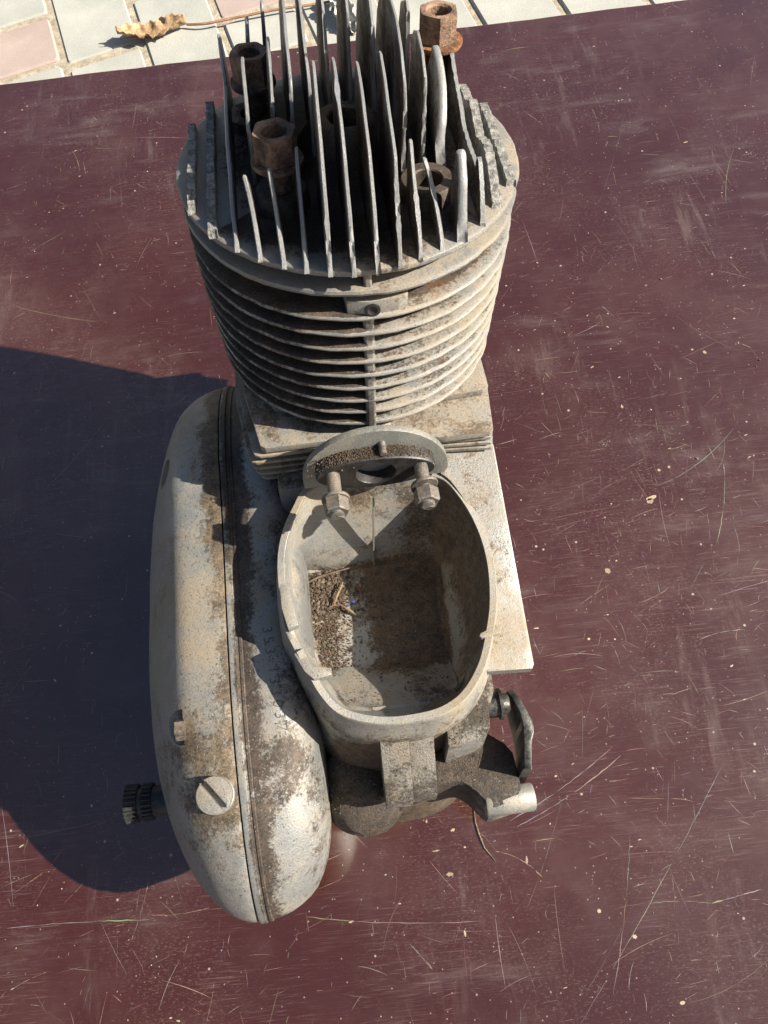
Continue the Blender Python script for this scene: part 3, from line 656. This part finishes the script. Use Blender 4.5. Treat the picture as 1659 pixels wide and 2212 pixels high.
for i, p in enumerate(path):
    d = path[min(i+1, 39)]-path[max(i-1, 0)]; d.normalize(); nn = Vector((-d.y, d.x)); hw = 2.1+(.9 if 12 < i < 26 else 0)*math.sin(math.pi*(i-12)/14)
    zt_ = -183-2.2*sstep(6, 0, i)+1.6*math.sin(i*.16); zb_ = -213+12*sstep(14, 0, i)
    a_, b_ = p+nn*hw, p-nn*hw
    rings.append([(a_.x, a_.y, zb_), (b_.x, b_.y, zb_), (b_.x, b_.y, zt_-1.4), (b_.x*.7+p.x*.3, b_.y*.7+p.y*.3, zt_-.3), (p.x, p.y, zt_), (a_.x*.7+p.x*.3, a_.y*.7+p.y*.3, zt_-.3), (a_.x, a_.y, zt_-1.4)])
lv.loft(rings); lv.build('gear_lever', M['steel'], eng)

# splined shaft at the left
ks = MB(); rings = []
for x, r, sp_ in ((-120, 8, 0), (-138.6, 8, 0), (-139, 9.2, 1), (-144, 9.4, 1), (-144.4, 8.2, 0), (-146.4, 8.2, 0), (-146.8, 9.4, 1), (-153.2, 9.6, 1), (-154, 8.6, .3), (-154.2, 4.5, 0), (-153, 3.8, 0)):
    rings.append([(x, -205+(r+sp_*.75*(1 if (i//2) % 2 else -1))*math.cos(2*math.pi*i/96), -238+(r+sp_*.75*(1 if (i//2) % 2 else -1))*math.sin(2*math.pi*i/96)) for i in range(96)])
ks.loft(rings); ks.build('kickstart_shaft', M['oily'], eng, ang=25)

# ---- intake flange with spacer, studs and nuts (tilted a little downward)
tl = math.radians(1.5)
def tilt(x, y, z):
    y0, z0 = -87, -122; c_, s_ = math.cos(tl), math.sin(tl); dy, dz = y-y0, z-z0
    return (x, y0+dy*c_-dz*s_*1.0, z0+dz*c_+dy*s_)
fo = [(-37.3, -127), (-37.6, -121)]+[(37.6*math.cos(a), -121+36.3*math.sin(a)) for a in [math.pi*(1-k/30) for k in range(1, 30)]]+[(37.6, -121), (36, -126)]
fi = MB(); fi.prism(fo, 'y', -87, -83.2, .5).xf(tilt)
flange = fi.build('intake_flange', M['flange'], eng)
nk = MB(); nk.lathe([(15, -60), (14, -84)], (0, 0, -118), 'y', 32); nk.build('inlet_stub', M['deck'], flange)
# oval spacer with a round bore
sp_o = []; NS = 72
def oval(a):                                     # lens outline joining the two stud eyes
    c_, s_ = math.cos(a), math.sin(a); hx = 30; hz = 12.2
    return (hx*(abs(c_)**.95)*(1 if c_ >= 0 else -1), hz*(abs(s_)**1.0)*(1 if s_ >= 0 else -1))
rings = []
for y, kind in ((-86, 'o'), (-93.6, 'o'), (-94.3, 'o-'), (-94.3, 'h'), (-93.4, 'h-'), (-70, 'h-')):
    ring = []
    for i in range(NS):
        a = 2*math.pi*i/NS; ox, oz = oval(a)
        if kind == 'o-': ox *= .98; oz *= .955
        if kind[0] == 'h':
            r_ = 10.2 if kind == 'h' else 9.8; ox, oz = r_*math.cos(a), r_*.86*math.sin(a)
        ring.append((ox-.8, y, oz-109))
    rings.append(ring)
spc = MB(); spc.loft(rings, False, True); spc.xf(tilt); spc.build('gasket_plate', M['black'], flange)
for sx in (-22.2, 21.6):
    st = MB(); rings = []; y = -80.0
    while y > -117.5:
        for dy, r in ((0, 3.0), (.4, 3.45), (.8, 3.0)): rings.append([(sx+r*math.cos(a), y-dy-a*.15, -107+r*math.sin(a)) for a in [2*math.pi*i/18 for i in range(18)]])
        y -= 1.15
    st.loft(rings); st.xf(tilt); st.build('stud', M['nut'], flange)
    ny = -107.5 if sx < 0 else -105.2
    wz = MB(); wz.lathe([(3.4, ny), (6.8, ny), (6.9, ny-.4), (6.9, ny-1.2), (6.7, ny-1.6), (3.4, ny-1.6)], (sx, 0, -107.2), 'y', 32, cap=False)
    if sx > 0: wz.xf(lambda x, y, z: (x, y+.16*(x-sx)*(1 if x > sx else .4), z))
    wz.xf(tilt); wz.build('washer', M['nut'], flange)
    nu = MB(); y0 = ny-(1.8 if sx < 0 else 4.0); rings = []
    for yy, R_, in ((y0, 6.3), (y0-6.2, 6.3), (y0-7.0, 5.7), (y0-7.0, 3.2), (y0-4.0, 2.9)):
        rings.append([(sx+R_*(math.cos(math.pi/6)/math.cos((a % (math.pi/3))-math.pi/6) if R_ > 4 else 1)*math.cos(a+.3), yy, -107+R_*(math.cos(math.pi/6)/math.cos((a % (math.pi/3))-math.pi/6) if R_ > 4 else 1)*math.sin(a+.3)) for a in [2*math.pi*i/36 for i in range(36)]])
    nu.loft(rings, True, True); nu.xf(tilt); nu.build('flange_nut', M['nut'], flange, ang=30)
pn = MB(); pn.lathe([(1.9, -84), (1.9, -93.2), (1.5, -93.8)], (3.0, 0, -94.5), 'y', 18); pn.xf(tilt); pn.build('locating_pin', M['nut'], flange)

# ------------------------------------------------------------------ loose dirt
def bits(name, spots, mat, label, cat, cols, parent=None, dim=.55):
    """small irregular lumps joined into one mesh; spots = (x, y, z, radius)"""
    V, F, T = [], [], []
    ico = bmesh.new(); bmesh.ops.create_icosphere(ico, subdivisions=1, radius=1); ico.verts.index_update()
    iv = [v.co.copy() for v in ico.verts]; fv = [[v.index for v in f.verts] for f in ico.faces]; ico.free()
    for x, y, z, r in spots:
        rot = Matrix.Rotation(random.random()*6.3, 3, 'Z') @ Matrix.Rotation(random.random()*6.3, 3, 'X'); sc = Vector((random.uniform(.7, 1.5), random.uniform(.6, 1.1), random.uniform(.45, .9)))
        o = len(V); tone = random.choice(cols)
        k_ = random.uniform(.7, 1.25)
        for c_ in iv:
            p = rot @ Vector((c_.x*sc.x, c_.y*sc.y, c_.z*sc.z))*r*(1+random.uniform(-.22, .22)); V.append((x+p.x, y+p.y, z+p.z)); T.append(tuple(t_*k_*dim for t_ in tone))
        F += [tuple(i+o for i in q_) for q_ in fv]
    ob = mesh(name, V, F, mat, parent, smooth=False, weld=False)
    a = ob.data.color_attributes.new('tone', 'FLOAT_COLOR', 'POINT')
    for i, t_ in enumerate(T): a.data[i].color = (*t_, 1)
    tag(ob, label, cat, kind='stuff'); return ob
soilc = [(.17, .105, .062), (.22, .145, .09), (.13, .082, .05), (.26, .18, .115), (.10, .065, .042), (.20, .145, .10)]
def dens_(x, y):
    a = math.exp(-((x+37)/(16-3*sstep(-125, -150, y)))**4)*sstep(-162, -148, y)*sstep(-96, -100, y)
    return a*(1 if y > -128 else .75)+.35*nz(x, y, 0, .13)
bed = MB(); nx_, ny_ = 70, 90; keep = []
for i in range(nx_+1):
    for j in range(ny_+1):
        x = -49.5+42*i/nx_; y = -163+67*j/ny_; bed.v.append((x, y, zf(y)-.6+1.7*max(0, dens_(x, y)-.25)*(1.2 if y > -126 else .7)+.5*nz(x, y, 3, .7)))
for i in range(nx_):
    for j in range(ny_):
        a = i*(ny_+1)+j; bed.f.append((a, a+1, a+ny_+2, a+ny_+1))
tag(bed.build('soil_bed', M['soil']), 'dry brown soil spread over the left of the chamber floor', 'soil', kind='stuff')
sp = []
while len(sp) < 1500:
    x, y = random.uniform(-48, 2), random.uniform(-158, -97)
    edge = -47+(-97-y)*.12
    if x < edge or x < -46+(-108-y)*.14*(y < -108): continue
    dens = math.exp(-((x+38)/14)**2) if y > -135 else math.exp(-((x+34)/11)**2)
    if random.random() > dens*1.15: continue
    coarse = y > -126
    r = random.uniform(.3, 1.35 if coarse else .6)*(1 if random.random() < .6 else .6)
    sp.append((x, y, zf(y)+r*.35+(1.6*dens*random.random() if coarse else .3), r))
for _ in range(450):
    x, y = random.uniform(-40, 28), random.uniform(-186, -100); sp.append((x, y, zf(y)+.2, random.uniform(.2, .55)))
bits('soil_crumbs', sp, M['bits'], 'brown soil crumbs and grit lying on the floor of the open chamber', 'soil', soilc+[(.36, .30, .2)])
def twig(name, pts, r, mat, label, cat='twig'):
    return tag(MB().tube(pts, r, 7).build(name, mat), label, cat)
M['straw'] = simple('dry_straw', (.09, .06, .035), (.22, .155, .085), 220, .85)
M['twig'] = simple('grey_twig', (.06, .04, .028), (.14, .10, .068), 250, .9)
M['redbrown'] = simple('reddish_stalk', (.08, .03, .022), (.14, .06, .045), 200, .8)
M['blue'] = simple('blue_flake', (.03, .035, .16), (.05, .06, .26), 300, .5)
twig('dry_twig', [(-44, -104, -197), (-36, -101.5, -196), (-26, -99.8, -195.3), (-14, -98.4, -194)], [.6, .7, .55, .4], M['twig'], 'thin grey twig lying along the back of the soil in the chamber')
twig('forked_root', [(-30, -121, -197), (-27, -115, -195.6), (-24.5, -110, -196), (-23, -106.5, -196.4)], [.5, .7, .6, .3], M['straw'], 'pale twisted root standing on the soil crumbs in the chamber', 'root')
twig('leaf_stalk', [(-32, -121, -196.8), (-26, -121, -195.9), (-21, -125, -196.3), (-17.5, -128, -198)], [.3, .5, .8, .25], M['straw'], 'flat yellowish stalk lying at the front of the soil crumbs', 'stalk')
twig('red_stalk', [(-15.2, -109, -196.5), (-13.5, -114, -197), (-12.4, -119, -198.2)], [.8, .85, .4], M['redbrown'], 'short reddish stalk at the right of the soil crumbs in the chamber', 'stalk')
fk = [(-45.5, -111.5, -196), (-21.6, -121.6, -197.2), (-18.5, -119.5, -197.4)]
for i, (x, y, z) in enumerate(fk):
    o_ = MB().prism([(x-.9, y-.5), (x+.8, y-.8), (x+1.0, y+.5), (x-.5, y+.8)], 'z', z, z+.45, .12).build('blue_flake', M['blue'])
    tag(o_, ['tiny blue flake at the left edge of the soil crumbs', 'tiny blue flake beside the yellowish stalk', 'tiny blue flake next to the reddish stalk'][i], 'flake', 'blue flakes among the soil')
# dirt caked on the ledge of the intake spacer, and oily dirt at the rear
sp = []
for _ in range(3200):
    x = random.gauss(0, 15)
    if abs(x) > 28: continue
    hz = 12.2*math.sqrt(max(0, 1-(x/30)**2)); yy = random.uniform(-93.5, -87); p = tilt(x-.8, yy, -109+hz)
    r = random.uniform(.1, .34)*(1.4 if x < -12 else 1); sp.append((p[0], p[1], p[2]+r*.3+random.random()*.9, r))
for _ in range(350):
    x = random.gauss(-22, 5); y = random.uniform(-93, -86); p = tilt(x, y, random.uniform(-108, -101)); sp.append((p[0], p[1]-random.random()*2, p[2], random.uniform(.2, .6)))
bits('ledge_dirt', sp, M['bits'], 'dry brown dirt caked along the ledge above the intake port', 'dirt', soilc+[(.24, .18, .115), (.22, .165, .10)])
sp = []
for _ in range(900):
    x = random.uniform(-46, 46); y = random.uniform(-226, -196); r = random.uniform(.2, .6)
    hit = None
    sp.append((x, y, r))
eng.rotation_euler = LEAN.to_euler(); bpy.context.view_layer.update(); dg = bpy.context.evaluated_depsgraph_get()
def drop(x, y, z0=60, T=LEAN):
    """fall from (x, y, z0) straight down in the axes T and report where it lands"""
    h = bpy.context.scene.ray_cast(dg, T @ Vector((x*MM, y*MM, (z0+TZ)*MM)), T @ Vector((0, 0, -1)))
    if not h[0]: return None, None, None
    Ti = T.transposed(); return (Ti @ h[1]).z/MM-TZ, Ti @ h[2], h[4]
I3 = Matrix.Identity(3)
sp2 = []
for x, y, r in sp:
    z, nn, ob = drop(x, y, -120)
    if z is not None and z > -262 and ob and ob.name.split('.')[0] in ('rear_housing', 'selector_arm', 'side_casting', 'crankcase'): sp2.append((x, y, z+.1*r, r*(1.2 if ob.name.startswith('rear') else .8)))
for _ in range(1500):                             # grit scattered over the casings
    x = random.uniform(-126, -56); y = random.uniform(-268, -70); z, nn, ob = drop(x, y, -120)
    if z is None or ob is None or ob.name.split('.')[0] not in ('clutch_cover', 'crankcase'): continue
    if random.random() < .55-.4*math.exp(-((x+77)/9)**2): continue
    if nn.z > .6: sp2.append((x, y, z+.05, random.uniform(.14, .38)))
bits('oily_grit', sp2, M['bits'], 'oily clumps and sandy grit stuck over the casings of the engine', 'grit', [(.10, .072, .05), (.16, .12, .08), (.22, .17, .11), (.40, .33, .23), (.14, .10, .066)])

# ------------------------------------------------------------------ scuffs, chips and seeds on the board
def onboard(x, y): return (x*math.cos(th)+y*math.sin(th), -x*math.sin(th)+y*math.cos(th))
def strips(name, items, z, mat, parent):
    V, F, T = [], [], []
    for pts, w, tone in items:
        o = len(V); n_ = len(pts)
        for i, p in enumerate(pts):
            d = Vector(pts[min(i+1, n_-1)])-Vector(pts[max(i-1, 0)]); d = d.normalized() if d.length > 0 else Vector((1, 0)); nn = Vector((-d.y, d.x)); e_ = min(1, .25+3*min(i, n_-1-i)/n_); ww = w*e_*random.uniform(.55, 1.25)
            q1, q2 = Vector(p)+nn*ww*.5, Vector(p)-nn*ww*.5
            for q_ in (q1, q2): V.append((*onboard(q_.x, q_.y), z)); T.append(tone)
        F += [(o+2*i, o+2*i+1, o+2*i+3, o+2*i+2) for i in range(n_-1)]
    ob = mesh(name, V, F, mat, parent, smooth=False, weld=False)
    a = ob.data.color_attributes.new('tone', 'FLOAT_COLOR', 'POINT')
    for i, t_ in enumerate(T): a.data[i].color = (*t_, 1)
    return ob
def arcpts(x, y, a, l, bend, n_): 
    out = []; 
    for i in range(n_): t_ = i/(n_-1); out.append((x, y)); x += math.cos(a)*l/n_; y += math.sin(a)*l/n_; a += bend/n_
    return out
def inview():
    v_ = random.random(); y = -345+820*v_; hw = 228+150*v_
    return random.uniform(-hw, hw)-36+110*v_, y
items = []
tones = [(.30, .20, .17), (.38, .28, .23), (.24, .14, .12), (.46, .36, .30), (.20, .11, .095)]
for _ in range(1900):
    x, y = inview(); a = random.choice((random.gauss(.05, .2), random.gauss(1.5, .25), random.uniform(0, 3.14), random.uniform(0, 3.14)))
    l = 2+random.expovariate(1/9.)*(4 if random.random() < .12 else 1); items.append((arcpts(x, y, a, min(l, 110), random.gauss(0, .3), 7), random.uniform(.08, .3), tuple(c*random.uniform(.6, 1.1) for c in random.choice(tones))))
for _ in range(900):
    x, y = random.gauss(190, 75), random.gauss(-60, 130); a = random.choice((random.gauss(.08, .18), random.gauss(1.45, .25), random.uniform(0, 3.14)))
    items.append((arcpts(x, y, a, 1.5+random.expovariate(1/6.), random.gauss(0, .3), 6), random.uniform(.08, .28), tuple(c*random.uniform(.5, .95) for c in random.choice(tones))))
def seg_(p, q_, w, t_, bow=.03):
    p, q_ = Vector(p), Vector(q_); d = q_-p; nn = Vector((-d.y, d.x))*bow; n_ = 26
    pts = []
    for i in range(n_):
        u = i/(n_-1); pts.append(tuple(p+d*u+nn*4*u*(1-u)+Vector((random.gauss(0, .12), random.gauss(0, .12)))))
    k0 = 0
    while k0 < n_-2:                              # the cut skips: uneven pieces with gaps between them
        k1 = min(n_-1, k0+random.randint(3, 12)); items.append((pts[k0:k1+1], w*random.uniform(.3, .8), tuple(c*random.uniform(.4, .8) for c in t_))); k0 = k1+(1 if random.random() < .35 else 0)
tn = (.44, .33, .28); pl_ = (.50, .40, .34); fa = (.27, .185, .165)
for p, q_, w, t_, b in (((264.7, -14), (241.6, -73), .7, tn, .04), ((242, -48), (233.7, -94), .35, tn, 0), ((171, -114), (178, -127), .5, tn, .06), ((151.6, -131.6), (154, -147), .45, tn, .05), ((137.5, -102), (160.7, -91), .8, fa, 0), ((209.6, -138), (240.8, -135.6), .7, tn, .05), ((142, 86.8), (183.6, 81.6), .9, fa, -.05),
        ((255.4, 352), (254.4, 319), .6, fa, .05), ((282, 338.7), (231, 236), .45, fa, .02), ((319.5, 330.8), (320.6, 290), .6, fa, .03), ((346.5, 285), (342, 254.6), .7, fa, -.05), ((212, 137.7), (219, 125.6), .8, tn, 0), 
        ((75.6, -265.5), (50.4, -247.4), .8, (.5, .36, .22), -.09), ((50.4, -247.4), (43, -236), .4, tn, -.05), ((136, -197), (62.2, -231.5), 1.0, tn, .03), ((140, -203), (66, -235.5), .8, tn, .03), ((80.9, -342.7), (202, -216.7), .55, pl_, -.01), ((133.9, -249.4), (102.9, -330.6), .5, tn, .02), ((96.7, -225), (61.9, -282.5), .4, fa, .02), ((113.8, -288), (172, -292.7), .6, fa, .04), ((172, -292.7), (202.6, -289.3), 1.0, pl_, 0), ((-70, -268), (34.9, -284), .5, tn, -.02), ((-9.3, -290.7), (1.6, -305), 1.1, fa, 0), ((134.9, -277), (83.4, -332), .35, fa, .02),
        ((-255.6, -249.7), (-166.3, -256.9), .75, pl_, .01), ((-166.6, -235), (-178, -267), .6, tn, .03), ((-128.6, -255), (-167.5, -254), .55, tn, .04), ((-252, -284), (-230, -277), .4, tn, .04), ((-187, -284), (-186, -260), .35, fa, 0), ((-128, -294.8), (-133.8, -315), .5, tn, .02), ((-121, -273), (-124, -288), .35, fa, 0), ((-219.7, -240.6), (-205.6, -229), .7, fa, 0), ((-254, -231.6), (-233, -221), .9, fa, 0), ((-240, -240), (-225, -218), .6, fa, 0),
        ((-234, 475), (-230, 431), .6, fa, 0), ((-184, 398), (-179, 312), .4, fa, 0), ((-226, 397), (-219, 370), .8, tn, .05), ((-215.6, 381.6), (-213, 365), .7, tn, 0)):
    seg_(p, q_, w, t_, b)
tag(strips('scratch_marks', items, -TZ+.06, M['marks'], board), kind='stuff')
items = []
wood = [(.58, .45, .30), (.50, .38, .25), (.62, .50, .36), (.42, .31, .21)]
for _ in range(150):
    x, y = inview(); a = random.choice((random.gauss(.1, .2), random.uniform(0, 3.14))); l = random.uniform(.8, 3.4)*(1.6 if random.random() < .15 else 1); items.append((arcpts(x, y, a, l, 0, 5), random.uniform(.5, 1.3), random.choice(wood)))
for x, y, a, l, w in ((206.7, -32.4, .1, 9, 3.2), (205, -34.5, .3, 6, 4.0), (162.2, -81.2, .5, 4.2, 4.4), (217.5, -11.6, .6, 2.4, 2.4), (225.3, -10.3, .2, 2.4, 2.0), (147.9, 65.9, 0, 2, 1.4), (279, 81, .3, 2.6, 3.2), (138, -126.4, .2, 2, 2), (204.6, 45, 1.4, 4, 1.6), (169.8, -75, .3, 1.6, 1),
        (26.5, -232, .2, 3.2, 1.6), (20.5, -256.6, -.1, 5, 2), (14.3, -242.5, -.1, 5.5, 1.1), (68.6, -254.6, 1.3, 5, 1.5), (-42.9, -274.3, .1, 3.4, 1.2), (105.4, -288, .2, 2.6, 2.2), (122.7, -304, -.4, 3, 2.4), (140.9, -340, 0, 3.4, 2.2), (24, -289, 1.5, 4, 1.4), (11, -224.5, 1.2, 2.4, 1.1), (-13.5, -219.4, 1.2, 2, 1.2), (87, -236.6, .8, 1.5, .8)):
    items.append((arcpts(x-l*.5*math.cos(a), y-l*.5*math.sin(a), a, l, .3, 9), w, tuple(c*(.42 if w == 4.5 else .9) for c in random.choice(wood))))
tag(strips('bare_wood_nicks', items, -TZ+.09, M['marks'], board), kind='stuff')
sp = []
for _ in range(120):
    x, y = inview(); z, nn, ob = drop(x, y, 300, I3)
    if z is not None and abs(z+TZ) < 1: r = random.uniform(.22, .65)*(1.9 if random.random() < .12 else 1); sp.append((x, y, -TZ+r*.4, r))
bits('loose_debris', sp, M['bits'], 'tiny seeds, crumbs and wood chips scattered over the brown board', 'debris', [(.62, .50, .30), (.50, .40, .27), (.35, .24, .15), (.66, .62, .56), (.12, .08, .06)], dim=.75)
twig('straw', [(41.9, -220.4, -TZ+.8), (41.1, -229.2, -TZ+.7), (42.1, -236.5, -TZ+.7), (44.0, -244.6, -TZ+.6), (49.4, -253.2, -TZ+.6)], [.15, .35, .5, .45, .15], M['straw'], 'short straw coloured stem lying on the board below the selector arm', 'straw')

# ------------------------------------------------------------------ dry leaves on the pavement
def leaf_mat():
    t = NT('dry_leaf'); f = t.noise(70, 6, .65, .4); g = t.noise(500, 5, .7)
    return t.out(t.mix(t.ramp(t.math('MULTIPLY_ADD', g, .35, t.math('MULTIPLY', f, .7)), .36, .7), (.15, .085, .04), (.48, .34, .19)), .8, 0, t.bump(g, .6, .001))
M['leaf'] = leaf_mat(); M['stem'] = simple('leaf_stem', (.18, .09, .045), (.32, .17, .09), 150, .7)
def dry_leaf(name, base, tip, halfw, curl, seed, label, lobes=6, mat=None, stem=None):
    b, t_ = Vector(base), Vector(tip); ax = t_-b; L = ax.length; ax.normalize(); sd_ = Vector((-ax.y, ax.x, 0)); nx, ny = 40, 14; V = []; F = []
    for i in range(nx+1):
        u = i/nx; w_ = halfw*(math.sin(math.pi*min(1, u*.92+.06))**.6)*(1+.28*math.sin(u*lobes*6.28+seed)*(.4+.6*u)+.18*nz(u*9, seed, 1, 1))
        for j in range(ny+1):
            v_ = -1+2*j/ny; p = b+ax*(u*L)+sd_*(v_*w_*math.cos(curl*abs(v_)*.6)); z = 1.5+halfw*curl*.35*v_*v_+2.6*math.sin(u*7+seed)+2.4*abs(math.sin(u*38+abs(v_)*5))*abs(v_)+4*nz(u*6, v_*2.2, seed, 1)+6*u*u
            V.append((p.x, p.y, GZ+1.5+max(0, z)))
    for i in range(nx):
        for j in range(ny):
            a = i*(ny+1)+j; F.append((a, a+1, a+ny+2, a+ny+1))
    root = empty(name, (0, 0, 0)); me = MB().add(V, F).build('blade', mat or M['leaf'], root, ang=80)
    md = me.modifiers.new('thick', 'SOLIDIFY'); md.thickness = .0004
    mid = [(b+ax*(L*k/10)).to_3d()[:2]+(GZ+3.4+2.6*math.sin(k/10*7+seed),) for k in range(11)]
    MB().tube(mid, [1.3]*9+[.8, .4], 6).build('midrib', M['stem'], root)
    if stem: MB().tube([tuple(p) for p in catmull([Vector(q_) for q_ in stem], 24, False)], 1.3, 6).build('stalk', M['stem'], root)
    return tag(root, label, 'leaf')
dry_leaf('dry_leaf', (-115.6, 573, 0), (-186, 563, 0), 14, 1.1, 1.0, 'curled brown dry leaf with a long stalk lying on the pavers at upper left', stem=[(-115.6, 573, GZ+4), (-95, 567, GZ+6), (-68, 568.8, GZ+6), (-19, 572, GZ+6), (23, 574, GZ+4), (60, 580, GZ+2)])
M['paleleaf'] = simple('bleached_leaf', (.10, .09, .08), (.62, .60, .54), 90, .8, 0, .8, .001)
dry_leaf('crumpled_leaf', (55, 524, 0), (39, 578, 0), 15, 1.5, 4.0, 'bleached crumpled dry leaf on the pavers seen behind the cooling fins', 4, M['paleleaf'])

for o in C.objects:                               # what lies in or on the engine shares its lean
    if o.parent is None and o.name.split('.')[0] in ('soil_bed', 'soil_crumbs', 'dry_twig', 'forked_root', 'leaf_stalk', 'red_stalk', 'blue_flake', 'ledge_dirt', 'oily_grit'):
        o.rotation_euler = LEAN.to_euler()
